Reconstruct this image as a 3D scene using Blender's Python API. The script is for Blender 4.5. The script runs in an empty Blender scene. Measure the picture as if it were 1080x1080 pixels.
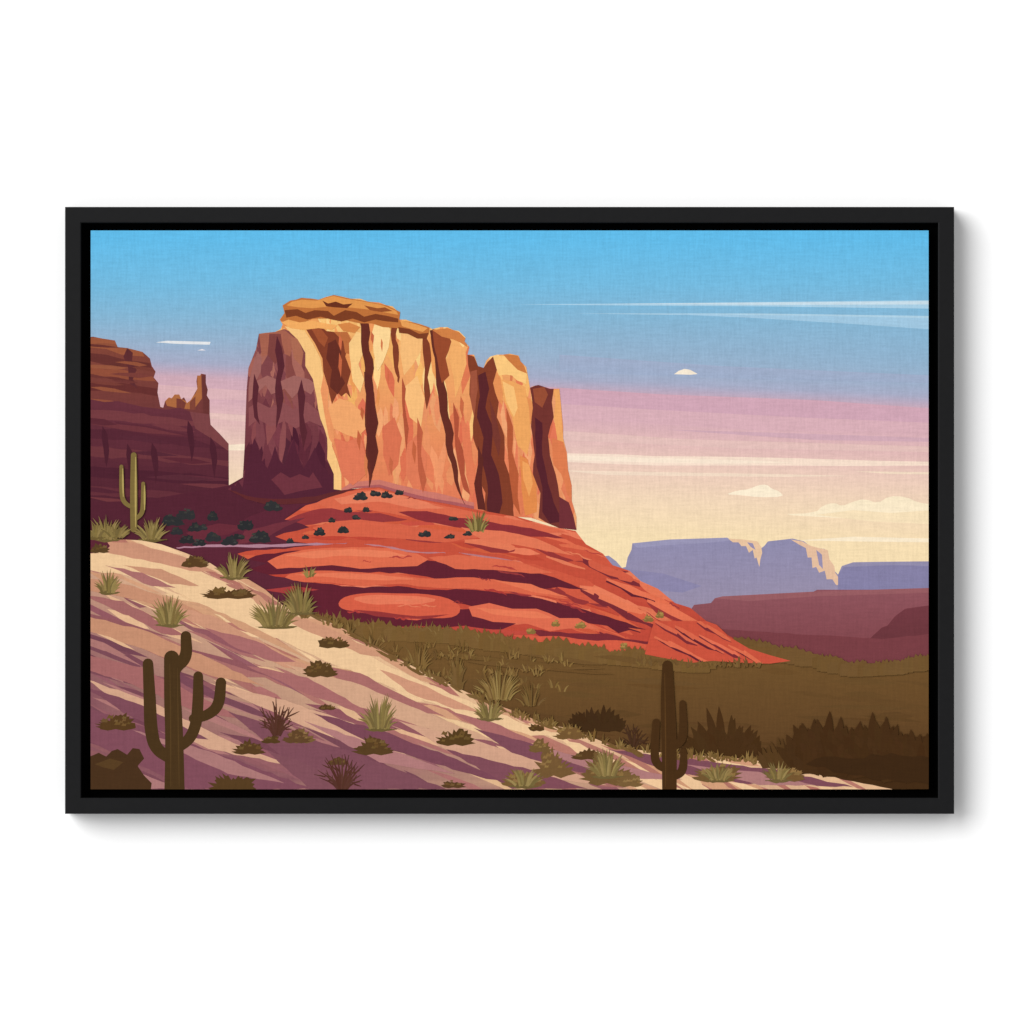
import bpy, math, random
import numpy as np
from mathutils import Vector
from mathutils.geometry import tessellate_polygon
R = random.Random(11)
# ------------------------------------------------------------------ helpers
MM = 0.001
def lin(c):
    c = c/255.0
    return c/12.92 if c <= 0.04045 else ((c+0.055)/1.055)**2.4
K = 1.27
def L3(c):
    m = .3*c[0]+.5*c[1]+.2*c[2]
    c = tuple(m+(v-m)*.97 for v in c)
    return tuple(max(0.0, min(0.93, lin(v)/K)) for v in c)
CX0, CX1, CY0, CY1 = 95.5, 979.5, 243.0, 832.5
TR, COL, LAY = [], [], []
GS = 3.0
grid = np.zeros((int((CY1-CY0)/GS)+3, int((CX1-CX0)/GS)+3), dtype=int)

def pts_of(s):
    if isinstance(s, str):
        q = [tuple(float(v) for v in p.split(',')) for p in s.split()]
    else: q = [tuple(p) for p in s]
    return [((984.0,)+tuple(p[1:]) if p[0] == 979 else ((90.0,)+tuple(p[1:]) if p[0] == 96 else p)) for p in q]
def chaikin(p, n, closed=True):
    for _ in range(n):
        q = []
        m = len(p)
        if not closed: q.append(p[0])
        for i in range(m if closed else m-1):
            a, b = p[i], p[(i+1) % m]
            q.append(tuple(a[k]*.75+b[k]*.25 for k in range(len(a))))
            q.append(tuple(a[k]*.25+b[k]*.75 for k in range(len(a))))
        if not closed: q.append(p[-1])
        p = q
    return p
def area(p):
    return 0.5*sum(p[i][0]*p[(i+1)%len(p)][1]-p[(i+1)%len(p)][0]*p[i][1] for i in range(len(p)))
def tess(p):
    v = [Vector((x, y, 0)) for x, y in p]
    out = []
    for t in tessellate_polygon([v]):
        tri = [p[i] for i in t]
        a = area(tri)
        if abs(a) < 1e-3: continue
        out.append(tri if a > 0 else tri[::-1])
    return out
def clip_convex(sub, cl):
    out = sub
    n = len(cl)
    for i in range(n):
        ax, ay = cl[i]; bx, by = cl[(i+1) % n]
        inp = out; out = []
        if not inp: return []
        def d(p): return (bx-ax)*(p[1]-ay)-(by-ay)*(p[0]-ax)
        for j in range(len(inp)):
            p, q = inp[j], inp[(j+1) % len(inp)]
            dp, dq = d(p), d(q)
            if dp >= 0: out.append(p)
            if (dp >= 0) != (dq >= 0):
                t = dp/(dp-dq)
                out.append((p[0]+t*(q[0]-p[0]), p[1]+t*(q[1]-p[1])))
    return out
RECT = [(CX0, CY0), (CX1, CY0), (CX1, CY1), (CX0, CY1)]
class Region:
    def __init__(s, p, smooth=0):
        s.p = chaikin(pts_of(p), smooth) if smooth else pts_of(p)
        s.t = tess(s.p)
        s.bb = [(min(q[0] for q in t), max(q[0] for q in t), min(q[1] for q in t), max(q[1] for q in t)) for t in s.t]
        s.x0 = min(b[0] for b in s.bb); s.x1 = max(b[1] for b in s.bb)
        s.y0 = min(b[2] for b in s.bb); s.y1 = max(b[3] for b in s.bb)
    def rnd(s):
        while True:
            x, y = R.uniform(s.x0, s.x1), R.uniform(s.y0, s.y1)
            if s.has(x, y): return x, y
    def has(s, x, y):
        for t in s.t:
            if all((t[(i+1)%3][0]-t[i][0])*(y-t[i][1])-(t[(i+1)%3][1]-t[i][1])*(x-t[i][0]) >= 0 for i in range(3)):
                return True
        return False
def emit(tris, colf, clip=None):
    pieces = []
    for t in tris:
        if area(t) < 0: t = t[::-1]
        q = clip_convex(list(t), RECT)
        if len(q) < 3: continue
        if clip is None:
            pieces.append(q)
        else:
            x0 = min(p[0] for p in q); x1 = max(p[0] for p in q)
            y0 = min(p[1] for p in q); y1 = max(p[1] for p in q)
            for ct, b in zip(clip.t, clip.bb):
                if b[0] > x1 or b[1] < x0 or b[2] > y1 or b[3] < y0: continue
                r = clip_convex(q, ct)
                if len(r) >= 3 and abs(area(r)) > 0.01: pieces.append(r)
    if not pieces: return
    cells = []
    lay = 0
    for q in pieces:
        i0 = int((min(p[1] for p in q)-CY0)/GS); i1 = int((max(p[1] for p in q)-CY0)/GS)+1
        j0 = int((min(p[0] for p in q)-CX0)/GS); j1 = int((max(p[0] for p in q)-CX0)/GS)+1
        cells.append((i0, i1, j0, j1))
        lay = max(lay, int(grid[i0:i1, j0:j1].max()))
    lay += 1
    for (i0, i1, j0, j1), q in zip(cells, pieces):
        grid[i0:i1, j0:j1] = lay
        TR.append(q); LAY.append(lay)
        COL.append([L3(colf(x, y)) for x, y in q])
def flat(c): return lambda x, y: c
def mix(a, b, t): return tuple(a[i]+(b[i]-a[i])*t for i in range(3))
def gradf(c1, y1, c2, y2, sl=0.0):
    def f(x, y):
        t = (y-sl*x-y1)/(y2-y1); t = max(0, min(1, t))
        return mix(c1, c2, t)
    return f
def slabs(tris, y0, y1, n):
    out = []
    for k in range(n):
        a = y0+(y1-y0)*k/n; b = y0+(y1-y0)*(k+1)/n
        bx = [(-50, a), (1200, a), (1200, b), (-50, b)]
        for t in tris:
            q = clip_convex(t, bx)
            for m in range(1, len(q)-1): out.append([q[0], q[m], q[m+1]])
    return [t for t in out if abs(area(t)) > 1e-4]
def P(c, p, smooth=0, clip=None, g=None, rough=0):
    p = pts_of(p)
    if rough:
        q = []
        for i in range(len(p)):
            a, b = p[i], p[(i+1) % len(p)]
            d = math.hypot(b[0]-a[0], b[1]-a[1]); n = max(1, int(d/9))
            q.append(a)
            for k in range(1, n):
                q.append((a[0]+(b[0]-a[0])*k/n+R.uniform(-rough, rough), a[1]+(b[1]-a[1])*k/n+R.uniform(-rough, rough)))
        p = q
    if smooth: p = chaikin(p, smooth)
    t = tess(p)
    if g:
        ys = [v[1] for v in p]
        t = slabs(t, min(ys)-1, max(ys)+1, 6)
        emit(t, gradf(c, g[1], g[0], g[2]), clip)
    else:
        emit(t, flat(c), clip)
def S(c, p, w, clip=None, sm=2, cap=False, wob=0):
    p = pts_of(p)
    if not isinstance(w, (list, tuple)): w = [w]*len(p)
    if len(w) != len(p):
        w = [w[0]+(w[-1]-w[0])*i/(len(p)-1) if len(w) == 2 else
             np.interp(i/(len(p)-1), np.linspace(0, 1, len(w)), w) for i in range(len(p))]
    q = chaikin([(a[0], a[1], b) for a, b in zip(p, w)], sm, closed=False)
    lft, rgt = [], []
    n = len(q)
    for i in range(n):
        a = q[max(0, i-1)]; b = q[min(n-1, i+1)]
        dx, dy = b[0]-a[0], b[1]-a[1]; d = math.hypot(dx, dy) or 1
        nx, ny = -dy/d, dx/d; h = q[i][2]/2
        lft.append((q[i][0]+nx*(h+R.uniform(-wob, wob)), q[i][1]+ny*(h+R.uniform(-wob, wob))))
        rgt.append((q[i][0]-nx*(h+R.uniform(-wob, wob)), q[i][1]-ny*(h+R.uniform(-wob, wob))))
    tr = []
    for i in range(n-1):
        for t in ([lft[i], lft[i+1], rgt[i+1]], [lft[i], rgt[i+1], rgt[i]]):
            if abs(area(t)) > 1e-4: tr.append(t)
    if cap:
        for e, prev in ((n-1, n-2), (0, 1)):
            x, y, ww = q[e]; an = math.atan2(y-q[prev][1], x-q[prev][0])
            fan = [(x+math.cos(an-math.pi/2+math.pi*k/8)*ww/2, y+math.sin(an-math.pi/2+math.pi*k/8)*ww/2) for k in range(9)]
            for k in range(1, 8): tr.append([fan[0], fan[k], fan[k+1]])
    emit(tr, flat(c), clip)
def jit(c, a=6):
    d = R.uniform(-a, a)
    return tuple(max(0, min(255, v+d+R.uniform(-a/3, a/3))) for v in c)
def tuft(x, y, w, h, cols, n=26, up=0.35, bw=1.7, clip=None):
    for i in range(n):
        t = R.uniform(-1, 1)
        an = t*1.15+R.uniform(-.12, .12)
        l = h*(0.55+0.45*math.cos(t*1.2))*R.uniform(.65, 1.05)
        bx = x+t*w*up
        ex = bx+math.sin(an)*l*w/h*0.8; ey = y-math.cos(an)*l
        mx = (bx+ex)/2-math.sin(an)*l*.1; my = (y+ey)/2-l*.06
        S(jit(R.choice(cols), 5), [(bx, y+R.uniform(-1, 1.5)), (mx, my), (ex, ey)], [bw*1.1, bw, .15], clip, sm=1)
def clump(x, y, h, c, n=9, sp=.85, bw=8):
    o = list(range(n)); R.shuffle(o)
    for i in o:
        t = -1+2*i/(n-1)
        an = t*sp+R.uniform(-.07, .07)
        l = h*(1-.38*abs(t))*R.uniform(.78, 1.05)
        bx = x+t*h*.22
        ex, ey = bx+math.sin(an)*l, y-math.cos(an)*l
        S(jit(c, 2), [(bx, y+2), (bx+(ex-bx)*.35, y+(ey-y)*.4), (bx+(ex-bx)*.72, y+(ey-y)*.76), (ex, ey)], [bw*.8, bw, bw*.75, .3], sm=2)
def twigs(x, y, w, h, c, n=11):
    """open twiggy desert shrub: thin forked stems"""
    for i in range(n):
        t = -1+2*i/(n-1)+R.uniform(-.06, .06); an = t*1.15
        l = h*R.uniform(.75, 1.08)*(1-.15*abs(t))
        ex, ey = x+math.sin(an)*l*w/h, y-math.cos(an)*l
        mx, my = x+(ex-x)*.5-math.sin(an)*1.5, y+(ey-y)*.5-1.5
        S(jit(c, 5), [(x+t*3, y), (mx, my), (ex, ey)], [2.6, 2.0, .5], sm=1)
        for s_ in (-1, 1):
            if R.random() < .75:
                u = R.uniform(.45, .75); bx, by = x+(ex-x)*u, y+(ey-y)*u
                a2 = an+s_*R.uniform(.35, .7); l2 = l*R.uniform(.2, .34)
                S(jit(c, 5), [(bx, by), (bx+math.sin(a2)*l2*.5, by-math.cos(a2)*l2*.5), (bx+math.sin(a2)*l2, by-math.cos(a2)*l2)], [1.5, 1.3, .4], sm=0)
def bush(x, y, w, h, c, hi=None, spk=1.0):
    n = max(12, int(w/1.6)); p = []
    for i in range(n+1):
        a = math.pi*i/n
        r = 1+R.uniform(-.22, .12)*spk+(0.16*spk if i % 2 else -0.10*spk)
        p.append((x-math.cos(a)*w/2*r, y-math.sin(a)*h*r*(0.8+.2*math.sin(a*2.3+x))))
    for i in range(5):
        p.append((x+w/2*(0.8-i*.4), y+h*.16*(1 if i % 2 else .4)))
    P(c, p)
    if hi:
        for k in range(max(4, int(w/4))):
            a = R.uniform(-.8, .8); b = R.uniform(.25, .85)
            cx, cy = x+a*w/2*.85, y-b*h*math.sqrt(1-a*a)
            s = R.uniform(1.2, 2.6)*max(.8, w/34)
            P(jit(hi, 7), [(cx-s*1.3, cy+s*.5), (cx-s*.4, cy-s*.9), (cx+s*.3, cy-s*.3), (cx+s*1.2, cy-s*.8), (cx+s*.9, cy+s*.6)])
def shard(x, y, l, t, an):
    ca, sa = math.cos(an), math.sin(an)
    ps = [(-l/2, R.uniform(-.1, .1)*t), (-l*R.uniform(.15, .3), -t*R.uniform(.3, .5)), (l*R.uniform(.0, .2), -t*R.uniform(.35, .55)),
          (l/2, R.uniform(-.15, .15)*t), (l*R.uniform(.1, .3), t*R.uniform(.3, .5)), (-l*R.uniform(.1, .25), t*R.uniform(.2, .5))]
    return [(x+ca*u-sa*v, y+sa*u+ca*v) for u, v in ps]

# ------------------------------------------------------------------ SKY PRINT
stops = [(200,(86,186,238)),(250,(94,187,234)),(300,(113,185,223)),(335,(131,180,211)),(362,(149,176,203)),(384,(165,171,197)),
 (392,(184,168,190)),(400,(206,168,181)),(422,(214,171,181)),(445,(224,183,181)),(470,(234,200,184)),(505,(241,213,182)),(545,(245,220,176)),(640,(248,224,172))]
def sky(x, y):
    s = max(0, min(1, (y-320)/80.)); s = s*s*(3-2*s)
    yy = y-(x-240)*0.045*s
    for (a, ca), (b, cb) in zip(stops, stops[1:]):
        if yy <= b: return mix(ca, cb, max(0, (yy-a)/(b-a)))
    return stops[-1][1]
tr = []
xs = np.linspace(CX0, CX1, 19); ys = np.linspace(CY0, 700, 110)
for i in range(len(ys)-1):
    for j in range(len(xs)-1):
        a, b, c, d = (xs[j], ys[i]), (xs[j+1], ys[i]), (xs[j+1], ys[i+1]), (xs[j], ys[i+1])
        tr += [[a, b, c], [a, c, d]]
emit(tr, sky)
P((157,172,200), "590,374 760,386 979,396 979,404 800,400 590,392")
P((208,164,180), "560,407 700,416 860,422 979,431 979,446 840,440 690,432 560,424")
P((216,173,182), "560,424 690,432 840,440 979,446 979,456 800,454 560,438")
P((208,168,180), "700,453 840,457 979,462 979,466 860,464")
P((219,178,182), "140,404 260,412 262,422 170,420")
P((228,191,184), "170,432 262,438 262,445 200,440")
P((227,190,184), "590,454 720,463 979,471 979,477 780,473 590,464")
P((245,220,200), "590,478 650,479 690,481 760,481.5 830,483 930,486 979,487 979,491 900,491.5 820,491 690,491 590,487")
P((248,228,206), "590,480 660,482 730,484 800,486 840,488 760,489 690,488 590,485")
P((242,217,194), "590,496 700,498 820,500 900,502 820,503 720,502 640,501")
P((242,217,192), "900,497 979,498 979,500.5 940,500")
P((246,226,200), "222,470 262,468 262,475 225,475")
# contrails
P((166,205,228), "546,321 700,319.6 979,316.5 979,325.5 800,323 650,322")
P((198,220,232), "640,320.5 800,319 979,317.5 979,321 800,321.5")
P((172,207,227), "604,330.6 800,330.5 979,333.2 979,336 760,332.5")
P((158,198,224), "700,331 860,333 979,335.5 979,347.5 890,341 790,335")
P((226,228,230), "164,361 176,359.3 222,360.5 221,363.5 186,362.6")
P((232,226,230), "208,369.6 213,368 217,369.5")
P((246,232,210), "711,394.6 716,391 722,389 728,390 736,394.4 728,395.2")
P((250,234,206), "765,521.5 777,517.5 790,516 800,511.5 809,511 814,515.5 822,518 827,524 800,524.5 780,522", 1)
P((249,231,198), "820,542.6 860,541 868,533 880,530 888,534 900,529 912,526 926,531 938,523 956,524 968,530 979,532 979,552 930,549 880,546", 1)
P((246,223,184), "860,543 900,538 940,541 979,538 979,553 920,550")
P((249,231,200), "840,570 900,566 979,568 979,572 900,571")

# ------------------------------------------------------------------ FAR MESAS
P((142,138,172), "636,587 642,586 650,592 656,599 660,598 662,588 666,580 667,573 684,572 706,569 740,568.5 767,567 771,570 782,571 790,575 800,580 806,576 810,571 836,568 848,571 856,577 870,579 874,590 878,600 884,606 888,597 900,593 930,592.5 979,592 979,645 640,645", g=((152,141,166), 570, 645))
P((152,148,180), "667,573 706,569 767,567 772,570 740,573 700,575 672,578")
P((232,194,158), "768,568 784,569 799,571 803,577 804,583 802,590 801,598 798,588 796,589 794,580 790,583 787,576 782,576 779,572 773,572")
P((150,140,172), "788,572 794,573 797,580 792,577")
P((228,188,156), "834,569 846,571 856,576 864,578 873,580 875,590 880,597 881,604 890,617 882,617 878,611 872,611 870,602 864,604 861,598 857,599 856,588 852,588 850,578 844,575")
P((152,142,174), "861,580 867,585 868,600 864,596")
P((132,127,164), "884,606 890,598 940,596 979,597 979,622 884,622")
P((138,132,168), "660,600 700,605 740,618 720,625 660,620")
P((142,82,90), "728,644 732,638 750,636 754,631 762,629 800,627 858,624 862,622 920,622 979,620 979,705 728,705", g=((126,66,72), 625, 690))
P((151,91,96), "754,631 762,629 858,624 979,620 979,625 860,629 790,634")
P((114,56,64), "916,675 930,662 936,660 944,650 955,642 979,638 979,705 900,705", g=((102,50,55), 640, 690))
P((120,60,66), "740,662 800,666 860,670 920,673 930,674 979,668 979,700 740,700", rough=.5)

# ------------------------------------------------------------------ LEFT MESA
LM = Region("90,356 98,355 108,357 121,359 124,366 134,367 150,371 158,378 160,386 164,392 162,398 167,404 166,414 169,429 172,430 174,423 178,419 181,420 184,416 189,416 191,421 194,419 197,425 201,422 204,417 208,410 207,402 208,396 211,396 212,394 217,395 217,404 219,411 218,417 221,422 221,438 222,448 232,458 241,468 242,620 90,620")
P((130,67,52), LM.p, g=((114,56,54), 360, 430))
P((154,85,56), "90,356 108,356 122,359 124,366 134,367 150,371 152,376 128,374 112,368 90,366", clip=LM)
P((102,48,44), "90,372 112,374 136,380 158,383 160,388 120,386 90,380", clip=LM, rough=.5)
P((144,76,54), "90,388 130,390 160,396 164,402 120,399 90,396", clip=LM, rough=.5)
P((102,46,44), "90,404 130,404 167,410 167,418 130,412 90,412", clip=LM, rough=.5)
P((94,43,46), "134,367 140,372 139,382 144,390 140,400 145,410 136,404 135,388 130,376", clip=LM, rough=.5)
for k in range(14):
    x, y = R.uniform(92, 166), R.uniform(364, 424)
    P(jit(R.choice([(146,80,56), (106,50,46), (120,60,52)]), 3), shard(x, y, R.uniform(24, 54), R.uniform(3, 6), R.uniform(.0, .16)), clip=LM)
P((172,103,60), "174,423 178,419 184,416 190,416 192,421 198,424 206,415 208,410 208,396 212,394 213,420 204,432 186,430 176,428", clip=LM)
P((118,58,50), "186,420 191,421 196,425 194,432 186,430", clip=LM)
P((128,66,52), "200,424 206,418 206,432 200,432", clip=LM)
P((104,50,48), "213,396 217,395 221,422 221,438 214,436", clip=LM)
LML = Region("90,420 110,424 124,423 150,429 176,432 190,430 200,434 221,437 222,448 232,458 241,468 242,620 90,620")
P((102,47,58), LML.p, g=((80,33,46), 430, 540))
for p, c in [("90,432 130,434 180,440 222,448 180,450 130,444 90,442", (116,57,62)), ("90,452 140,452 200,462 241,474 190,470 130,464 90,462", (86,37,50)),
             ("90,470 140,474 190,480 241,486 241,492 180,488 120,484 90,480", (108,52,58)), ("90,492 150,496 210,500 241,504 241,512 170,508 110,504 90,502", (78,32,46)),
             ("90,512 140,516 200,520 241,522 200,526 130,524 90,522", (98,45,54)), ("120,444 170,452 214,462 170,460 130,454", (92,40,52))]:
    P(c, p, clip=LML, rough=1.0)
for k in range(30):
    x, y = LML.rnd()
    if y > 560: continue
    P(jit(R.choice([(86,37,50), (92,40,51), (110,52,58)]), 3), shard(x, y, R.uniform(40, 100), R.uniform(3, 8), R.uniform(.02, .16)), clip=LML)
P((122,64,66), "200,434 221,437 222,448 241,468 241,476 222,462 206,452", clip=LML)
for xx in (108, 134, 160, 198, 222):
    y0 = 440+R.uniform(0, 30)
    P((76,31,44), [(xx, y0), (xx+5, y0+8), (xx+7, y0+26), (xx+4, y0+44), (xx+1, y0+24), (xx-1, y0+12)], clip=LML, rough=.5)

# ------------------------------------------------------------------ TALUS / RED SLOPE
P((84,34,48), "90,530 150,528 241,512 262,500 340,512 380,560 360,640 90,640")
TAL = Region("186,578 236,560 262,556 300,548 330,528 360,517 400,513 430,518 452,526 500,537 545,545 580,555 607,560 618,574 636,584 646,596 664,602 676,613 694,621 712,636 728,641 745,655 756,659 768,670 790,682 812,690 832,697 800,702 760,700 680,696 600,692 500,686 400,680 340,664 300,640 262,616 220,592")
P((204,84,58), TAL.p, g=((190,70,54), 520, 690))
def slope(x): return 0.02+max(0, min(1, (x-430)/320.))*0.55
def flow(c, x, y, l, t, clip=None):
    p = []
    n = 6
    xx, yy = x-l/2, y-slope(x)*l/2
    for i in range(n+1):
        p.append((xx, yy+R.uniform(-1, 1)*1.6)); s = l/n
        xx += s; yy += s*slope(xx)
    w = [.3]+[t*R.uniform(.55, 1.1) for _ in range(n-1)]+[.3]
    S(c, p, w, clip or TAL, sm=1, wob=.35)
DK = (122,42,50); DK2 = (98,32,46)
def slab(x, y, l, t, light, dark=None, steps=None, clip=None):
    n = steps or max(4, int(l/11))
    cl = [(x-l/2, y-slope(x)*l/2)]
    for i in range(n):
        dx = l/n*R.uniform(.6, 1.4); cl.append((cl[-1][0]+dx, cl[-1][1]+slope(cl[-1][0])*dx*1.0+R.uniform(-1, 1)*.9))
    top, bot, sh = [], [], []
    for i, (a, b) in enumerate(cl):
        e = math.sin(math.pi*(i+.35)/(n+.7))**.6
        tt = t*e*R.uniform(.7, 1.15)
        top.append((a, b-tt*.5)); bot.append((a+R.uniform(-1, 1), b+tt*.5))
        sh.append((a+R.uniform(-1, 2), b+tt*.5+t*.75*e*R.uniform(.2, 1.2)))
        if i < n and R.random() < .5:
            top.append((a+R.uniform(1, 2.5), b-tt*.5-R.uniform(-1, 1)*t*.25))
            bot.append((a+R.uniform(1, 2.5), b+tt*.5+R.uniform(-1, 1)*t*.25))
    if dark: P(dark, bot+sh[::-1], clip=clip or TAL)
    P(light, top+bot[::-1], clip=clip or TAL)
for k in range(60):
    x, y = TAL.rnd()
    c = R.choice([(222,104,72), (214,94,64), (228,118,84), (194,72,54), (208,88,62)])
    flow(jit(c, 5), x, y, R.uniform(40, 110), R.uniform(6, 13))
rs = [(620,588,50,9),(650,606,56,10),(600,622,70,11),(640,630,60,10),(690,632,50,9),(670,646,66,10),(715,650,56,9),(640,652,56,9),(700,664,64,8),(745,668,44,7),
      (590,584,46,8),(560,612,60,9),(580,636,60,8),(612,642,50,7),(740,684,60,6),(666,622,44,7),(520,576,60,8),(470,604,50,7),(660,676,60,7),(770,684,44,6)]
for x, y, l, t in rs:
    slab(x, y, l*R.uniform(.9, 1.2), t, jit(R.choice([(226,110,76), (218,98,68), (230,120,86), (206,86,62)]), 4), R.choice([DK, DK2, (150,52,52)]))
for k in range(22):
    x, y = TAL.rnd()
    if x < 330: continue
    slab(x, y, R.uniform(20, 46), R.uniform(2.5, 5), jit(R.choice([(230,122,88), (220,102,72), (196,74,58)]), 5), R.choice([None, (150,52,54)]))
# upper apron
P((218,102,72), "330,530 345,524 360,519 400,515 440,527 500,540 560,551 600,562 560,563 500,556 440,546 390,538 350,538", clip=TAL, rough=.7)
P((230,124,90), "352,526 376,520 400,517 430,524 470,536 440,537 400,529 360,532", clip=TAL, rough=.7)
P((150,54,56), "296,550 330,538 350,536 372,540 400,541 430,548 400,551 372,548 350,550 310,556", clip=TAL, rough=.8)
P((138,46,52), "420,540 450,539 480,546 520,551 560,557 596,568 560,566 520,560 480,556 440,548", clip=TAL, rough=.9)
P((214,96,68), "330,556 352,550 380,548 410,552 440,556 480,560 510,566 470,572 420,568 380,566 340,566", clip=TAL, rough=.8)
P((226,116,82), "486,556 530,560 566,568 606,586 580,582 540,574 510,570", clip=TAL, rough=.8)
# the main ledges : nearly level, with broad shade bands
P(DK2, "250,592 280,584 330,580 390,582 420,590 470,592 520,594 566,604 620,622 560,618 520,612 470,612 420,604 380,604 330,602 290,606 262,606", clip=TAL, rough=1.0)
P((222,106,74), "282,592 300,584 330,579 370,577 410,578 440,584 452,590 440,597 410,598 380,600 350,596 316,599 292,600", clip=TAL, rough=.7)
P((232,124,88), "300,586 330,581 370,579 410,581 430,586 400,588 360,586 330,589", clip=TAL, rough=.5)
P((218,102,72), "452,588 480,585 520,588 552,594 584,604 560,605 520,601 480,600", clip=TAL, rough=.7)
P(DK2, "258,616 280,608 310,612 350,616 384,620 420,618 452,622 500,622 540,626 580,634 640,650 682,664 640,660 600,656 560,646 520,644 500,640 480,636 420,632 370,630 330,640 300,640", clip=TAL, rough=1.0)
P((218,100,70), "296,612 306,605 330,602 370,603 410,605 450,610 500,609 540,614 566,620 600,632 566,628 540,624 500,621 460,620 420,616 380,618 340,614", clip=TAL, rough=.7)
P((230,118,84), "310,606 350,604 400,606 440,611 400,612 360,610", clip=TAL, rough=.5)
P((230,116,80), "520,612 560,616 600,630 560,624", clip=TAL, rough=.5)
P(DK2, "290,624 340,624 380,634 440,642 500,642 552,654 520,668 470,668 440,666 400,668 356,662 326,650", clip=TAL, rough=1.0)
P((214,92,66), "356,638 360,631 372,627 392,625 420,626 446,626 470,630 480,635 486,640 484,648 474,652 450,652 436,655 416,650 400,650 376,645 362,643", 1, clip=TAL)
P((230,118,86), "368,631 392,627 420,628 446,629 464,633 440,638 420,637 390,638", 1, clip=TAL)
P((150,52,52), "372,643 400,645 420,648 440,650 474,648 450,653 420,652 396,650", clip=TAL)
P((190,72,58), "400,662 440,660 460,662 490,660 520,664 560,666 600,672 560,676 480,672 424,668", clip=TAL, rough=.7)
P((222,106,76), "494,640 516,636 540,642 566,642 590,652 610,652 632,664 600,663 580,666 556,658 520,656 498,650", clip=TAL, rough=.6)
P((232,120,84), "502,641 540,644 566,645 584,652 560,652 520,648", clip=TAL, rough=.4)
P(DK, "560,664 600,668 640,668 660,674 700,678 740,684 700,689 660,684 640,686 580,680", clip=TAL, rough=.8)
P((214,90,64), "540,670 590,671 620,675 660,676 700,682 740,687 770,694 720,694 680,689 640,691 580,684", clip=TAL, rough=.7)
P((146,50,52), "440,676 520,676 600,686 680,693 600,695 500,688", clip=TAL, rough=.5)
for k in range(34):
    x, y = TAL.rnd()
    if x < 340: continue
    flow(jit(R.choice([(232,126,92), (150,52,54), (178,62,56)]), 5), x, y, R.uniform(8, 30), R.uniform(1, 2.2))
# dark violet left skirt
P((92,37,52), "180,580 212,560 236,562 262,545 300,530 352,520 334,530 318,534 300,548 326,556 300,562 290,566 304,571 340,575 300,579 270,580 250,584 262,590 282,594 262,600 290,608 330,616 290,620 300,630 340,640 300,640 262,622 200,592", rough=.9)
P((112,47,58), "258,560 290,552 322,546 300,556 280,568 250,574", rough=.6)
P((104,42,54), "196,562 230,552 262,556 240,564 206,570", rough=.6)
P((166,60,58), "278,622 310,618 336,622 306,627", rough=.5)
S((176,128,144), "186,578 230,575 280,576 330,574 366,573", [1.2, 3, 3.4, 2.4, .3], wob=.6)
S((186,122,128), "384,574 410,577 440,583 470,583", [.3, 2, 2.2, .3], wob=.5)
S((182,118,124), "484,583 510,587 548,592", [.3, 1.8, .3], wob=.4)

# ------------------------------------------------------------------ MAIN BUTTE
BT = Region("240,516 256,505 257,490 260,470 259,440 262,430 260,418 263,408 262,398 267,386 270,374 274,366 273,352 280,351 290,350 296,347 298,342 295,337 300,330 298,322 306,317 312,316 318,314 330,315 336,316 344,313 352,311 362,313 370,315 380,315 388,318 400,319 408,322 414,323 418,327 422,329 421,337 428,337 436,340 444,342 452,345 456,347 464,345 472,345 478,348 484,349 491,356 490,360 495,366 493,374 500,374 502,380 504,386 510,388 513,380 517,376 524,374 530,374 538,373 547,375 549,381 555,387 556,392 559,409 563,407 568,406 574,408 580,410 590,410 591,420 592,430 594,450 594,462 598,478 599,495 603,512 603,528 608,545 608,559 590,557 578,552 560,546 545,545 500,537 470,531 440,526 400,514 372,515 350,521 320,528 270,528")
P((244,180,104), BT.p, g=((226,122,84), 340, 520))
lit = [(248,194,118), (244,178,100), (238,158,88), (250,204,132), (232,146,84)]
litlow = [(236,146,98), (228,124,84), (240,160,108), (222,110,78)]
for k in range(320):
    x, y = BT.rnd()
    c = R.choice(lit if y < 405+R.uniform(-35, 45) else litlow)
    P(jit(c, 5), shard(x, y, R.uniform(20, 62), R.uniform(6, 14), math.pi/2+R.uniform(-.3, .15)), clip=BT)
P((204,118,104), "350,521 372,508 400,506 440,516 470,522 500,530 500,540 350,530", clip=BT, rough=.8)
P((172,90,92), "352,521 376,513 400,511 440,522 470,528 500,534 500,540 350,530", clip=BT, rough=.5)
# left shadow face
SH = Region("240,516 256,505 258,470 259,440 260,412 262,388 270,368 273,352 290,350 300,347 312,352 320,356 326,372 325,384 333,394 336,412 340,432 346,448 347,470 352,488 357,505 360,519 320,530 270,530")
P((134,72,70), SH.p, g=((106,48,60), 350, 500))
for k in range(90):
    x, y = SH.rnd()
    cs = [(154,88,82), (142,78,76), (124,64,68), (134,70,64), (166,98,86)] if y < 435 else ([(124,62,70), (138,72,74), (106,48,58)] if y < 470 else [(88,37,52), (98,42,56), (80,32,48)])
    P(jit(R.choice(cs), 4), shard(x, y, R.uniform(18, 54), R.uniform(6, 15), math.pi/2+R.uniform(-.4, .3)), clip=SH)
P((158,98,92), "262,410 266,388 272,370 276,378 275,392 270,402 282,396 296,402 310,396 326,400 334,406 328,416 318,410 308,420 300,410 286,416 280,406 272,414 262,424", clip=SH, rough=.8)
P((138,76,78), "262,430 272,424 284,430 298,424 310,432 324,424 336,434 340,450 326,444 312,452 300,444 286,450 272,442 262,450", clip=SH, rough=.8)
P((166,96,76), "273,352 290,350 300,348 310,356 308,366 306,376 298,372 290,378 283,374 276,376", clip=SH, rough=.6)
P((126,64,60), "284,352 296,352 300,372 290,384 282,374", clip=SH, rough=.6)
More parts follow.
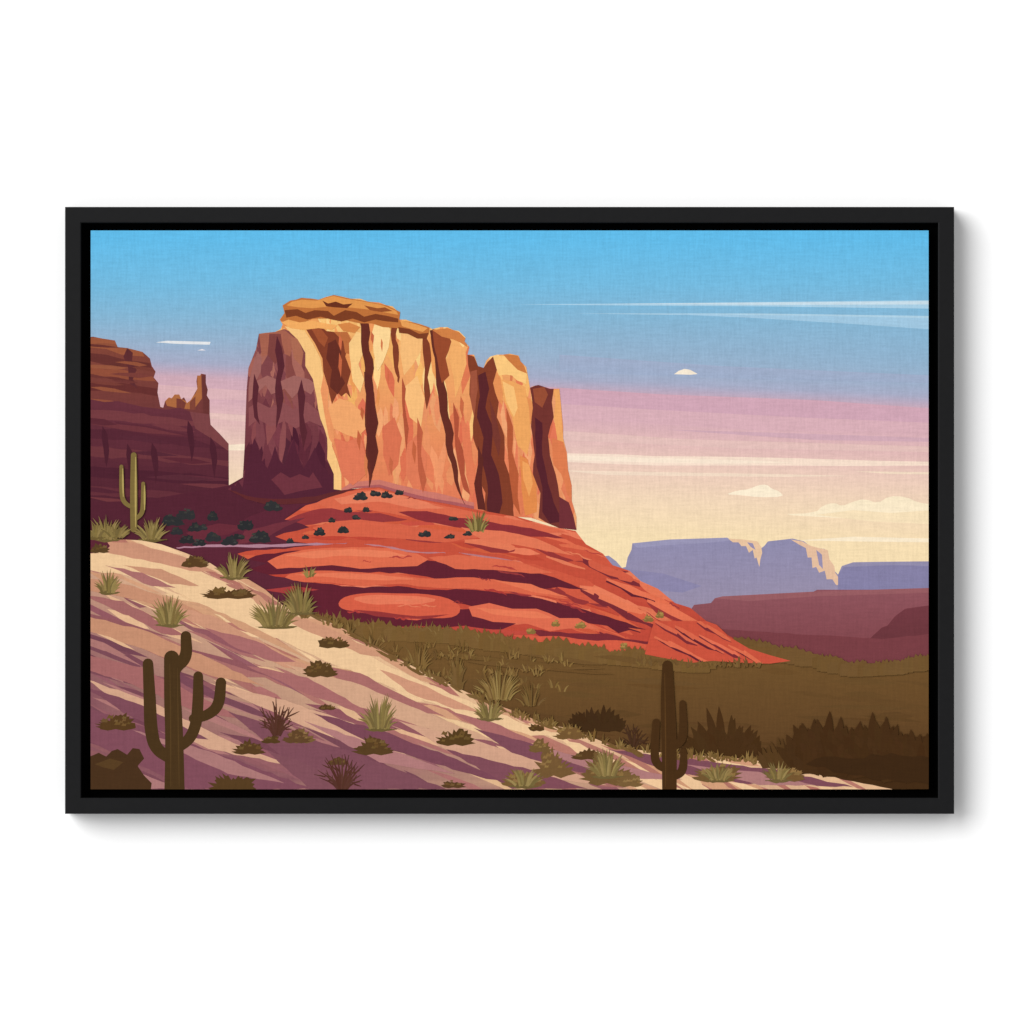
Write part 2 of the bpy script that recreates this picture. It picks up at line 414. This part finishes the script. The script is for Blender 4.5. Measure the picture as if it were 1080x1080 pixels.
P((172,104,80), "306,356 314,356 320,372 318,386 310,378", clip=SH, rough=.4)
P((84,34,50), "254,528 258,500 262,482 268,462 272,470 276,486 282,494 286,484 290,470 294,484 300,492 304,478 310,462 314,480 320,494 326,484 332,472 338,488 344,496 352,506 360,519 330,532", clip=SH, rough=.6)
P((110,49,60), "286,506 296,498 306,504 316,500 326,504 330,498 340,514 316,518 300,522", clip=SH, rough=.6)
for p in ["292,354 297,366 300,386 296,402 299,420 295,440 291,452 292,430 290,410 293,390 290,370", "318,400 322,418 320,438 324,456 320,474 316,452 315,430 314,414",
          "268,394 273,408 271,428 274,448 268,440 266,420"]:
    P((88,37,46), p, clip=SH, rough=.6)
# bright edge column on the corner
P((246,194,124), "300,344 312,346 322,350 330,362 338,378 341,396 347,410 346,430 352,450 350,470 356,486 360,500 360,517 352,516 352,500 345,484 345,462 338,442 334,420 330,400 322,386 322,372 314,358", clip=BT, rough=.9)
P((234,148,94), "341,396 347,410 346,430 352,450 352,470 347,462 342,436 338,412", clip=BT, rough=.5)
BR = (130,60,38); BR2 = (102,44,34)
P(BR, "322,346 328,341 336,342 344,349 352,350 362,352 368,362 364,376 370,392 366,406 370,420 365,414 360,418 356,414 350,426 346,408 341,392 340,378 332,362", clip=BT, rough=.8)
P(BR2, "346,362 354,358 360,372 356,388 364,404 356,416 348,408 350,390 344,378", clip=BT, rough=.6)
P((160,80,46), "328,346 338,346 346,356 342,366 336,360", clip=BT, rough=.4)
P((188,106,58), "352,350 366,350 372,362 370,374 364,372 362,360", clip=BT, rough=.4)
P((240,164,104), "346,430 358,420 370,424 384,436 386,452 376,462 364,458 352,452", clip=BT, rough=.5)
P((224,118,84), "352,462 366,466 380,460 386,480 386,500 372,512 360,500", clip=BT, rough=.5)
P((248,200,130), "368,362 376,350 386,352 384,370 378,384 384,400 380,414 372,402 370,384", clip=BT, rough=.5)
def crack(p, w, c=BR2): S(c, p, w, BT, sm=1, wob=.6)
crack("380,334 386,346 384,366 390,384 388,402 391,420 389,444 392,462 389,480 391,498 389,514", [3, 10, 7, 10, 8, 9, 11, 9, 8, 4, .5])
P((94,39,34), "384,392 392,396 396,430 399,446 396,460 399,476 392,502 387,470 387,430", clip=BT, rough=.6)
crack("410,330 416,342 414,356 418,368 417,384 420,396 420,404", [3, 7, 5, 7, 5, 3, .3], BR)
P((252,212,146), "396,338 408,336 412,350 410,366 404,382 398,392 394,372 392,352", clip=BT, rough=.5)
P((246,186,118), "424,342 436,343 448,348 444,370 436,384 426,396 422,372", clip=BT, rough=.5)
P((218,112,78), "404,450 416,440 424,462 420,490 410,502 404,480", clip=BT, rough=.5)
P((224,120,84), "428,470 440,458 450,480 448,510 436,516 428,500", clip=BT, rough=.5)
P((248,188,120), "424,410 440,396 448,420 444,450 432,440", clip=BT, rough=.5)
P((176,82,54), "424,398 428,410 427,430 431,452 429,476 426,450 424,424", clip=BT, rough=.5)
P((190,92,62), "440,440 446,456 444,480 450,506 446,520 441,496 440,470", clip=BT, rough=.5)
P(BR, "446,350 453,362 455,380 451,398 454,416 450,432 447,410 448,390 446,372", clip=BT, rough=.5)
crack("456,348 460,366 465,380 463,400 468,420 468,438 474,452 474,474 480,492 482,512 490,532", [5, 9, 11, 8, 10, 8, 9, 7, 6, 3, .5])
P((152,72,42), "456,347 470,349 476,360 470,378 474,396 466,404 462,384 458,366", clip=BT, rough=.5)
P((242,172,102), "476,364 490,366 492,384 486,404 480,420 478,396 474,380", clip=BT, rough=.5)
P((176,80,54), "478,424 484,440 483,460 490,480 490,500 496,522 489,516 484,494 480,470 479,446", clip=BT, rough=.5)
P((226,120,82), "486,440 494,450 498,480 502,510 498,526 492,500 488,470", clip=BT, rough=.4)
for k in range(26):
    x, y = BT.rnd()
    if x < 350 or x > 560: continue
    l = R.uniform(12, 34); w_ = R.uniform(1.5, 4)
    P(jit(R.choice([(196,98,62), (212,120,74), (206,104,68)]), 5), [(x, y), (x+w_, y+l*.3), (x+w_*.8, y+l*.7), (x+w_*.6, y+l), (x-w_*.3, y+l*.55)], clip=BT)
# deep gully
P(BR, "493,374 500,376 504,386 510,388 514,382 520,376 524,390 520,404 526,424 524,440 532,460 532,486 540,510 542,546 520,542 510,538 512,520 504,500 506,480 499,462 500,436 495,416 496,396", clip=BT, rough=.9)
P((90,36,40), "504,396 512,392 516,410 512,430 520,450 518,480 526,500 530,530 526,544 514,540 514,510 508,486 510,462 503,440 506,418", clip=BT, rough=.8)
P((160,82,58), "496,392 503,390 504,410 500,440 496,420", clip=BT, rough=.6)
P((118,54,44), "516,420 522,436 528,462 526,482 520,462 518,440", clip=BT, rough=.5)
P((96,40,34), "504,470 510,484 508,510 512,538 504,537 500,510 504,490", clip=BT, rough=.5)
P((250,198,122), "520,375 546,375 552,384 556,392 555,405 545,401 540,396 534,395 526,396", clip=BT, rough=.4)
P((204,120,62), "530,373 546,375 552,384 556,394 546,390 536,380", clip=BT, rough=.4)
P((238,164,92), "528,400 540,402 554,408 558,430 560,460 556,480 546,470 540,440 532,424", clip=BT, rough=.5)
P((248,190,116), "530,402 542,408 546,430 542,440 534,424", clip=BT, rough=.4)
P((182,88,52), "534,430 541,450 540,476 547,500 546,524 549,544 541,530 537,500 535,470", clip=BT, rough=.5)
P((226,136,72), "548,480 556,484 566,510 566,540 554,544 550,516", clip=BT, rough=.5)
P((240,160,90), "551,486 558,490 562,510 558,524 552,506", clip=BT, rough=.4)
# far right pillar
P((114,50,44), "559,409 566,406 578,406 584,410 582,424 584,440 578,460 580,480 586,500 590,524 600,545 608,559 590,557 578,552 568,546 570,520 562,500 564,480 560,450 562,430", clip=BT, rough=.7)
P((86,33,42), "564,440 572,446 572,480 578,510 584,530 594,550 580,552 572,540 572,514 566,492", clip=BT, rough=.6)
P((152,76,50), "562,410 574,408 578,416 572,430 564,424", clip=BT, rough=.5)
P((240,164,94), "584,412 590,410 592,430 594,462 598,490 592,484 588,464 584,440 586,424", clip=BT, rough=.3)
P((222,122,76), "582,462 594,466 600,495 604,530 598,520 592,500 584,490", clip=BT, rough=.4)
P((112,46,52), "590,524 600,530 605,545 608,559 590,557", clip=BT, rough=.4)
# cap rock : chunky blocks stepping down to the right
P((192,112,54), "295,338 300,330 298,322 306,317 318,314 336,316 352,311 370,315 388,318 408,322 422,329 421,338 436,340 453,345 452,353 440,352 430,347 418,346 404,345 392,341 380,341 366,338 350,336 330,336 312,342", clip=BT, rough=.3)
P((226,150,76), "302,322 308,318 318,316 334,317 344,314 352,312 364,315 384,318 404,322 418,328 420,332 404,329 386,326 366,324 348,323 330,325 314,324", clip=BT)
P((124,60,32), "300,327 314,326 322,330 332,327 346,328 352,333 364,327 376,329 384,334 396,331 408,333 420,336 420,340 408,339 396,337 384,340 372,336 360,339 350,337 338,334 324,337 312,333 302,335", clip=BT, rough=.3)
P((242,170,94), "297,340 304,337 316,340 330,338 342,341 356,343 350,348 336,346 320,348 306,346", clip=BT, rough=.3)
P((214,132,68), "356,342 368,340 380,345 374,351 362,349", clip=BT, rough=.3)
P((106,47,28), "340,317 346,320 354,318 362,321 372,320 366,325 352,324 344,323", clip=BT)
P((150,78,40), "384,322 398,325 406,324 414,328 402,329 390,327", clip=BT)
P((232,158,84), "422,338 436,341 451,346 446,350 434,347 424,344", clip=BT)
P((124,60,34), "420,345 432,347 442,352 452,351 450,357 440,357 430,352 421,351", clip=BT, rough=.3)
P((210,126,66), "456,348 472,346 484,350 491,357 493,366 485,361 478,358 466,355", clip=BT, rough=.3)
S((96,40,42), "243,517 270,529 320,529 352,521 376,515", [1, 5, 7, 4, .5], wob=.6)

# dark scrub on the skirt
for x, y, w, h in [(182,548,20,10),(196,541,17,11),(205,556,12,7),(197,568,14,8),(224,544,10,8),(225,566,15,8),(210,572,12,6),(242,570,16,8),(259,552,14,11),(274,566,20,10),(288,533,16,9),(252,565,10,6),(186,560,12,6),(214,556,8,5),
                   (380,522,16,9),(396,519,12,7),(408,521,13,7),(367,537,9,6),(376,545,9,5),(386,537,8,5),(362,558,13,7),(337,560,13,8),(350,548,8,5),(448,562,14,7),(474,565,12,5),(493,562,10,5),(478,546,10,5),(421,519,9,5),(322,566,8,4),(306,570,9,5)]:
    k_ = 1.2 if x < 300 else 1.0
    bush(x, y+h*.5, w*k_, h*k_, jit((44,44,46), 3), (58,58,54), .55)
tuft(503,560,18,24,[(134,118,62),(110,94,50),(156,136,76)],26)
tuft(326,608,10,14,[(150,128,70),(120,100,54)],12)
for x, y, w in [(612,662,12),(684,655,12),(696,651,9),(560,668,10),(658,684,10),(586,660,9)]:
    bush(x, y, w, 7, (134,104,54), (162,128,66))

# ------------------------------------------------------------------ BRUSH PLAIN
PL = Region("330,652 352,657 380,664 430,668 480,670 520,676 580,680 640,688 700,695 760,699 768,676 790,677 820,686 860,690 900,700 940,699 979,692 990,900 330,900")
emit(slabs(PL.t, 650, 850, 14), gradf((118,86,44), 660, (92,62,32), 800), None)
g1 = [(128,98,52), (116,86,44), (106,77,40), (136,106,58)]
x = 326
while x < 985:
    y = np.interp(x, [330,380,480,520,640,740,762,775,790,860,900,940,979], [654,664,669,676,690,700,684,676,680,694,704,702,696])
    hh = R.uniform(3, 13) if x < 760 else R.uniform(3, 9); ww = R.uniform(6, 15)
    c = jit((118,87,45) if x < 760 else (110,80,42), 2.5)
    n = 9; top = []
    for i in range(n):
        t = i/(n-1); top.append((x-ww+2*ww*t+R.uniform(-.6, .6), y-hh*math.sin(math.pi*(t*.9+.05))*(1.0 if i % 2 else .6)*R.uniform(.8, 1.2)))
    P(c, [(x-ww, y+10)]+top+[(x+ww, y+10)])
    if x < 560 and R.random() < .5: tuft(x, y+2, 14, hh+7, [(118,88,46),(128,98,54)], 6, bw=1.6)
    x += R.uniform(3, 8)
for k in range(80):
    x = R.uniform(340, 970); y = R.uniform(682, 790)
    if not PL.has(x, y): continue
    t = min(1, (y-670)/110); c = mix((116,85,44), (90,61,31), t)
    P(jit(c, 2), shard(x, y, R.uniform(40, 110), R.uniform(4, 9), R.uniform(-.02, .14)), clip=PL)
for k in range(60):
    x = R.uniform(345, 600); y = np.interp(x, [345, 600], [672, 700])+R.uniform(-2, 30)
    tuft(x, y, 10, R.uniform(7, 13), g1, 5, bw=1.6)
TIP = Region("690,655 745,655 756,659 768,671 790,684 812,691 834,697 812,700 780,699 752,697 730,699 700,694 680,690")
P((202,80,58), TIP.p)
for x, y, l, t in [(715,668,50,6),(740,676,56,6),(762,684,50,5),(790,693,44,4),(730,690,50,4),(750,664,30,5),(710,682,40,4)]:
    slab(x, y, l, t, jit((222,104,74), 5), R.choice([DK, DK2]), clip=TIP)
for x in range(672, 800, 9):
    tuft(x+R.uniform(-3, 3), 703-(2 if x < 720 else 0), 10, R.uniform(7, 12), [(118,87,45), (108,79,41)], 6, bw=1.8)
tuft(526,738,32,40,[(134,106,58),(118,90,48),(146,120,68)],46)
tuft(482,728,14,42,[(124,96,52),(114,86,46)],26, bw=3)
tuft(440,706,22,34,[(118,88,46),(130,100,54)],24)
tuft(560,744,22,26,[(110,82,44),(120,92,48)],24)
tuft(390,690,22,26,[(126,96,52),(114,85,44)],22)
for x, y, h in [(612,766,18),(624,768,26),(636,767,26),(648,769,18)]: clump(x, y, h, (64,41,18), 9, 1.0, 6)
bush(630,770,48,13,(64,41,18))
for x, y, h in [(735,800,26),(746,803,44),(762,804,64),(772,804,52),(784,805,40),(795,806,26)]: clump(x, y, h, (70,44,18), 9, .7, 10)
bush(764,808,70,30,(70,44,18))
twigs(668,790,20,28,(70,44,26),9)

# ------------------------------------------------------------------ DUNE FOREGROUND
edge = pts_of("90,566 112,568 150,570 170,574 195,583 222,594 240,606 262,611 280,622 300,640 322,648 345,655 372,668 400,684 430,700 462,716 490,729 520,742 548,752 575,764 600,768 640,784 665,790 700,794 740,797 780,800 830,806 880,818 930,828 960,840")
FG = Region(edge+[(90, 840)])
def dune(x, y):
    d = y-0.42*(x-96)
    e = max(0, (x-420)/500.)*40
    t = max(0, min(1, (d+e-580)/150.))
    return mix((228,184,142), (136,84,92), t**.75)
P((228,184,142), FG.p)
emit(slabs(FG.t, 560, 842, 40), dune, None)
for k in range(340):
    x, y = FG.rnd()
    d = y-0.42*(x-96)+max(0, (x-420)/500.)*40
    t = max(0, min(1, (d-580)/150.))
    an = R.uniform(.24, .56)
    l = R.uniform(30, 130)
    r = R.random()
    if t < .22:
        c = (236,196,150) if r < .4 else ((208,154,118) if r < .75 else (180,116,102))
    elif t < .6:
        c = (224,178,138) if r < .32 else ((170,108,102) if r < .66 else (146,88,94))
    else:
        c = (174,118,114) if r < .22 else ((120,70,82) if r < .68 else (146,90,96))
    P(jit(c, 4), shard(x, y, l, R.uniform(4, 13), an), clip=FG)
P((236,196,150), "96,584 150,582 200,596 250,622 310,656 380,688 440,716 500,742 560,766 600,776 560,776 500,758 430,732 360,704 290,672 220,640 160,612 96,600", clip=FG, rough=1.2)
for p in ["96,570 140,572 190,586 230,604 200,602 150,590 96,580", "250,612 290,640 350,664 410,694 380,690 320,664 270,636",
          "96,610 140,618 200,640 250,664 200,652 150,634 96,622", "160,632 230,652 300,690 360,716 300,704 240,676",
          "96,650 150,664 220,694 280,724 220,712 150,684 96,664", "400,706 450,724 510,752 480,748 430,730", "130,596 170,600 210,618 180,616"]:
    P(jit((202,144,114), 4), p, clip=FG, rough=.9)
for p in ["120,640 160,652 200,672 170,668", "110,596 150,604 186,620 160,618", "216,662 270,676 312,698 290,698 250,684",
          "260,702 330,716 400,744 440,764 390,756 330,734", "96,690 150,704 200,730 260,760 200,748 140,722 96,706",
          "330,700 380,710 430,736 470,756 420,746 370,724", "96,628 130,634 170,654 130,648", "470,748 520,762 570,784 530,782"]:
    P(jit((166,104,100), 4), p, clip=FG, rough=.9)
for p in ["220,720 300,738 380,766 460,800 400,792 320,766", "300,700 380,722 450,752 530,784 470,774 380,746", "96,716 160,740 230,776 300,806 220,790 150,758",
          "420,760 500,780 580,806 640,828 560,820 480,796"]:
    P(jit((212,164,134), 4), p, clip=FG, rough=.9)
for p in ["96,746 180,776 260,806 330,832 200,832 96,780", "240,750 330,780 420,812 470,832 380,832 300,800", "470,790 560,812 620,832 540,832", "640,790 720,800 820,812 900,830 780,826 700,812",
          "96,724 150,744 220,780 180,776 130,752", "330,752 400,770 480,800 540,828 460,806 390,784", "280,790 340,812 390,836 330,836", "500,768 560,784 620,806 660,824 600,812 540,794"]:
    P(jit((124,72,84), 4), p, clip=FG, rough=.9)
for p in ["140,770 220,792 300,826 240,816", "320,760 400,786 480,816 400,804", "560,786 640,804 720,822 640,820", "96,800 140,812 190,832 150,832", "720,806 800,814 860,828 800,828"]:
    P(jit((174,120,118), 4), p, clip=FG, rough=.7)
P((92,36,50), "96,566 110,567 116,576 110,582 96,584")
for i in range(len(edge)-1):
    (x0, y0), (x1, y1) = edge[i], edge[i+1]
    if x0 < 290 or x0 > 780: continue
    d = math.hypot(x1-x0, y1-y0)
    for k in range(int(d/5)):
        t = R.random(); xx, yy = x0+(x1-x0)*t, y0+(y1-y0)*t+R.uniform(-1, 4)
        if R.random() < .6: tuft(xx, yy+1, 10, R.uniform(6, 14), [(122,92,48), (110,82,43), (136,108,60)], 6, bw=1.9)
        else: P(jit((116,86,46), 4), shard(xx, yy, R.uniform(10, 30), R.uniform(2, 5), R.uniform(.3, .55)))
# bottom right dark thicket
P((66,41,17), "812,808 830,800 850,792 868,788 900,782 940,780 979,776 979,832 940,832 900,824 850,814", rough=1.5)
for x, y, h, n in [(812,808,26,7),(826,808,34,9)]: clump(x, y, h, (84,57,27), n, .7, 5)
for x, y, h in [(846,806,46),(858,806,54),(872,804,58),(884,806,54),(896,806,50),(908,808,46),(920,806,48),(934,808,50),(948,808,44),(962,808,46),(976,808,40),
                (852,814,36),(880,816,40),(912,818,38),(944,822,40),(970,822,42)]:
    clump(x, y, h*R.uniform(.86, 1.1), (68,42,17), 9, .75, 11)
P((60,37,15), "850,806 870,798 900,800 940,794 979,800 979,828 920,822", rough=2)
# bottom left dark shrub
P((72,47,25), "90,800 97,797 104,794 112,798 118,792 124,790 134,796 140,789 147,790 152,800 145,808 152,818 160,826 158,840 90,840", rough=1.4)
P((86,60,31), "100,806 116,800 130,804 120,812", rough=.8)

# shrubs
DB = (86,60,30); DH = (108,80,42)
for x, y, w, h in [(122,768,42,16),(262,794,34,13),(206,597,30,11),(240,630,54,12),(352,682,32,12),(338,712,36,16),(394,794,40,17),(480,784,38,18),
                   (246,834,48,24),(478,830,24,8),(105,582,22,9),(345,748,18,6),(566,770,16,9),(286,783,20,8),(356,806,22,7),(620,800,34,10)]:
    bush(x, y, w, h, jit(DB, 4), DH if x != 246 else None, .8)
for x, y, w, h in [(600,778,32,13),(584,816,38,30),(553,828,46,18),(640,824,50,30),(664,828,30,14),(570,792,26,12),(756,822,48,20),(830,822,38,16),(318,782,26,13)]:
    bush(x, y, w, h, jit((116,86,48), 4), (140,108,62), 1)
G2 = [(134,114,64), (114,96,54), (148,126,74), (124,104,58)]
for x, y, w, h, n in [(112,568,26,26,34),(160,568,24,24,34),(178,658,26,32,48),(114,624,18,23,28),(246,608,24,26,36),(290,660,34,34,52),(317,645,26,32,42),
                      (400,768,26,38,48),(516,757,22,22,32),(640,818,28,30,34),(757,822,24,20,24),(552,828,26,20,24),(100,566,16,18,16),(820,822,22,20,20)]:
    S(jit((108,90,50), 3), [(x-w*.6, y+1), (x, y+2), (x+w*.7, y+1)], [.5, 5, .5], wob=.6)
    tuft(x, y, w, h, G2, n, bw=2.2)
twigs(292,776,28,40,(84,48,36),13)
twigs(361,834,34,42,(84,48,36),15)
bush(312,782,28,12,(96,66,38),(116,84,46))

# ------------------------------------------------------------------ CACTI PRINT
CD = (72,50,24)
def cactus(strokes, c, off=0):
    for p, w in strokes: S(c, p, w, cap=True, sm=3)
cactus([("184,850 184,780 182,740 181,694", [22,19,18,16]), ("182,720 184,704 197,694 196,671", [11,13,13,11]),
        ("180,800 164,790 159,770 158,740 156,700", [12,13,14,13,11]), ("186,790 200,780 207,764 209,740 209,713", [10,12,12,12,10]),
        ("204,758 220,754 231,744 233,720", [10,11,12,11])], CD)
for p in ["179,700 180,760 180,830", "187,704 188,770 189,830"]:
    S((84,60,30), p, [.6, 1.6, .6])
cactus([("706,850 706,780 704,740 704,702", [15,16,15,11]), ("704,812 692,806 690,794 692,762", [8,9,9,8]),
        ("707,790 719,782 721,770 720,742", [8,9,9,7]), ("707,820 718,816 721,808 721,793", [8,9,9,7])], (70,44,18))
S((88,58,26), "701,710 702,770 702,830", [.5, 1.6, .6])
cactus([("141,558 141,520 141,480", [7,8,6]), ("141,536 130,530 128,518 128,492", [4,5,5,4]), ("142,548 150,542 151,530 151,510", [4,5,5,4])], (124,104,56))
for p in ["143,556 143,520 143,482", "130,524 129.5,510 129.5,494", "152.5,538 152.5,524 152.5,512"]:
    S((176,154,88), p, [.8, 2.4, .8])
tuft(160,568,24,20,G2,26,bw=2.0); tuft(122,566,22,16,G2,20,bw=2.0)

# ------------------------------------------------------------------ materials
def new_mat(name, rough=.6, base=(.5,.5,.5), spec=.3):
    m = bpy.data.materials.new(name); m.use_nodes = True
    b = m.node_tree.nodes["Principled BSDF"]
    b.inputs["Base Color"].default_value = (*base, 1); b.inputs["Roughness"].default_value = rough
    b.inputs["Specular IOR Level"].default_value = spec
    return m, m.node_tree.nodes, m.node_tree.links, b
def noise(N, Lk, co, sc, scale, detail=2):
    mp = N.new("ShaderNodeMapping"); mp.inputs["Scale"].default_value = sc
    nz = N.new("ShaderNodeTexNoise"); nz.inputs["Scale"].default_value = scale; nz.inputs["Detail"].default_value = detail
    Lk.new(co, mp.inputs["Vector"]); Lk.new(mp.outputs[0], nz.inputs["Vector"]); return nz.outputs["Fac"]
def math_n(N, Lk, op, a, b):
    m = N.new("ShaderNodeMath"); m.operation = op
    for i, v in enumerate((a, b)):
        if isinstance(v, (int, float)): m.inputs[i].default_value = v
        else: Lk.new(v, m.inputs[i])
    return m.outputs[0]
mc, N, Lk, B = new_mat("printed_linen_canvas", .85, spec=.06)
tc = N.new("ShaderNodeTexCoord"); co = tc.outputs["Object"]
at = N.new("ShaderNodeAttribute"); at.attribute_name = "print_colour"
v = noise(N, Lk, co, (1, 1, .10), 520, 2)
h = noise(N, Lk, co, (.12, 1, 1), 520, 2)
f = noise(N, Lk, co, (1, 1, 1), 700, 1)
s = math_n(N, Lk, 'ADD', v, h)
s = math_n(N, Lk, 'ADD', s, math_n(N, Lk, 'MULTIPLY', f, .8))
fac = math_n(N, Lk, 'ADD', math_n(N, Lk, 'MULTIPLY', math_n(N, Lk, 'SUBTRACT', s, 1.4), .20), 1.0)
vm = N.new("ShaderNodeVectorMath"); vm.operation = 'SCALE'
Lk.new(at.outputs["Color"], vm.inputs[0]); Lk.new(fac, vm.inputs["Scale"]); Lk.new(vm.outputs[0], B.inputs["Base Color"])
bp = N.new("ShaderNodeBump"); bp.inputs["Strength"].default_value = .08; bp.inputs["Distance"].default_value = .0005
Lk.new(s, bp.inputs["Height"]); Lk.new(bp.outputs[0], B.inputs["Normal"])

mf, N, Lk, B = new_mat("black_satin_wood", .5, (.005,.005,.005), .13)
tc = N.new("ShaderNodeTexCoord")
nz = noise(N, Lk, tc.outputs["Object"], (1, 1, 1), 160, 3)
cr = N.new("ShaderNodeValToRGB"); cr.color_ramp.elements[0].color = (.0035,.0035,.004,1); cr.color_ramp.elements[1].color = (.0055,.0055,.006,1)
Lk.new(nz, cr.inputs[0]); Lk.new(cr.outputs[0], B.inputs["Base Color"])
mb, N, Lk, B = new_mat("matt_black_backing", .9, (.0015,.0015,.0015), .02)
mw, N, Lk, B = new_mat("white_wall_paint", .9, (.9,.9,.9), .05)
tc = N.new("ShaderNodeTexCoord")
nz = noise(N, Lk, tc.outputs["Object"], (1, 1, 1), 300, 3)
cr = N.new("ShaderNodeValToRGB"); cr.color_ramp.elements[0].color = (.89,.89,.89,1); cr.color_ramp.elements[1].color = (.91,.91,.91,1)
Lk.new(nz, cr.inputs[0]); Lk.new(cr.outputs[0], B.inputs["Base Color"])

# ------------------------------------------------------------------ geometry
def link(o): bpy.context.scene.collection.objects.link(o); return o
def W(px, py, d): return ((px-540)*MM, -d*MM, (540-py)*MM)
def mesh_obj(name, vs, fs, mats, sm=False):
    me = bpy.data.meshes.new(name); me.from_pydata(vs, [], fs); me.update()
    for m in mats: me.materials.append(m)
    return link(bpy.data.objects.new(name, me))
wall = mesh_obj("wall", [(-6,0,-5),(6,0,-5),(6,0,5),(-6,0,5)], [(0,1,2,3)], [mw]); wall["kind"] = "structure"

root = link(bpy.data.objects.new("framed_canvas_print", None)); root.empty_display_size = .1
root["label"] = "black framed canvas print of a desert butte on white wall"
root["category"] = "framed picture"

prof = [(0.6,2),(0,3),(0,35.2),(0.3,35.8),(0.9,36),(15.8,36),(16.6,35.6),(17,34.8),(17,10),(30,10),(30,2)]
ox0, ox1, oy0, oy1 = 68.7, 1006.2, 218.3, 858.3
vs, fs = [], []
for ins, d in prof:
    for cx, cy in ((ox0+ins, oy0+ins), (ox1-ins, oy0+ins), (ox1-ins, oy1-ins), (ox0+ins, oy1-ins)):
        vs.append(W(cx, cy, d))
n = len(prof)
for i in range(n):
    j = (i+1) % n
    for k in range(4):
        l = (k+1) % 4
        fs.append((i*4+k, i*4+l, j*4+l, j*4+k))
frame = mesh_obj("frame", vs, fs, [mf, mb])
import bmesh
bm = bmesh.new(); bm.from_mesh(frame.data); bmesh.ops.recalc_face_normals(bm, faces=bm.faces)
for f_ in bm.faces:
    idx = sorted(set(v.index//4 for v in f_.verts))
    if idx in ([7,8],[8,9],[9,10]): f_.material_index = 1
bm.to_mesh(frame.data); bm.free()
frame.parent = root; frame["label"] = "thin satin black wooden float frame"

back = mesh_obj("backing_board", [W(90,237,6),W(985,237,6),W(985,839,6),W(90,839,6),W(90,237,8),W(985,237,8),W(985,839,8),W(90,839,8)],
    [(4,5,6,7),(0,3,2,1),(0,1,5,4),(1,2,6,5),(2,3,7,6),(3,0,4,7)], [mb])
back.parent = root

D0 = 32.0; STEP = 0.006
vs, fs, cols = [], [], []
def add(poly, col):
    b = len(vs); vs.extend(poly); fs.append(tuple(range(b, b+len(poly)))); cols.extend(col)
for q, c, l in zip(TR, COL, LAY):
    if abs(area(q)) < .003: continue
    pq = q if area(q) < 0 else q[::-1]; cq = c if area(q) < 0 else c[::-1]
    add([W(x, y, D0+l*STEP) for x, y in pq], cq)
for a, b in (((CX0,CY0),(CX1,CY0)), ((CX1,CY0),(CX1,CY1)), ((CX1,CY1),(CX0,CY1)), ((CX0,CY1),(CX0,CY0))):
    c = (.012,.011,.011)
    add([W(a[0],a[1],10.2), W(b[0],b[1],10.2), W(b[0],b[1],D0), W(a[0],a[1],D0)], [c]*4)
can = mesh_obj("canvas", vs, fs, [mc])
ca = can.data.color_attributes.new("print_colour", 'FLOAT_COLOR', 'CORNER')
buf = np.ones((len(can.data.loops), 4), dtype=np.float32)
arr = np.array(cols, dtype=np.float32)
vi = np.empty(len(can.data.loops), dtype=np.int32); can.data.loops.foreach_get("vertex_index", vi)
buf[:, :3] = arr[vi]
ca.data.foreach_set("color", buf.ravel())
can.parent = root
can["label"] = "stretched canvas printed with orange butte, cacti and sunset sky"

# ------------------------------------------------------------------ light
w = bpy.data.worlds.new("World"); bpy.context.scene.world = w; w.use_nodes = True
w.node_tree.nodes["Background"].inputs[0].default_value = (1, 1, 1, 1)
w.node_tree.nodes["Background"].inputs[1].default_value = .58
sd = bpy.data.lights.new("sun", 'SUN'); sd.energy = 3.1; sd.angle = math.radians(46)
so = link(bpy.data.objects.new("sun", sd))
dirv = Vector((0.82, 1.0, -0.52))
so.rotation_euler = dirv.to_track_quat('-Z', 'Y').to_euler()
so.location = (-2, -3, 2)
# ------------------------------------------------------------------ camera
cam = bpy.data.cameras.new("camera"); cam.sensor_width = 36
dist = 6.0; cam.lens = 36*dist/1.08; cam.clip_end = 100
co_ = link(bpy.data.objects.new("camera", cam)); co_.location = (0, -(dist+.034), 0); co_.rotation_euler = (math.radians(90), 0, 0)
sc = bpy.context.scene; sc.camera = co_
sc.view_settings.view_transform = 'Standard'; sc.view_settings.look = 'None'; sc.view_settings.exposure = 0
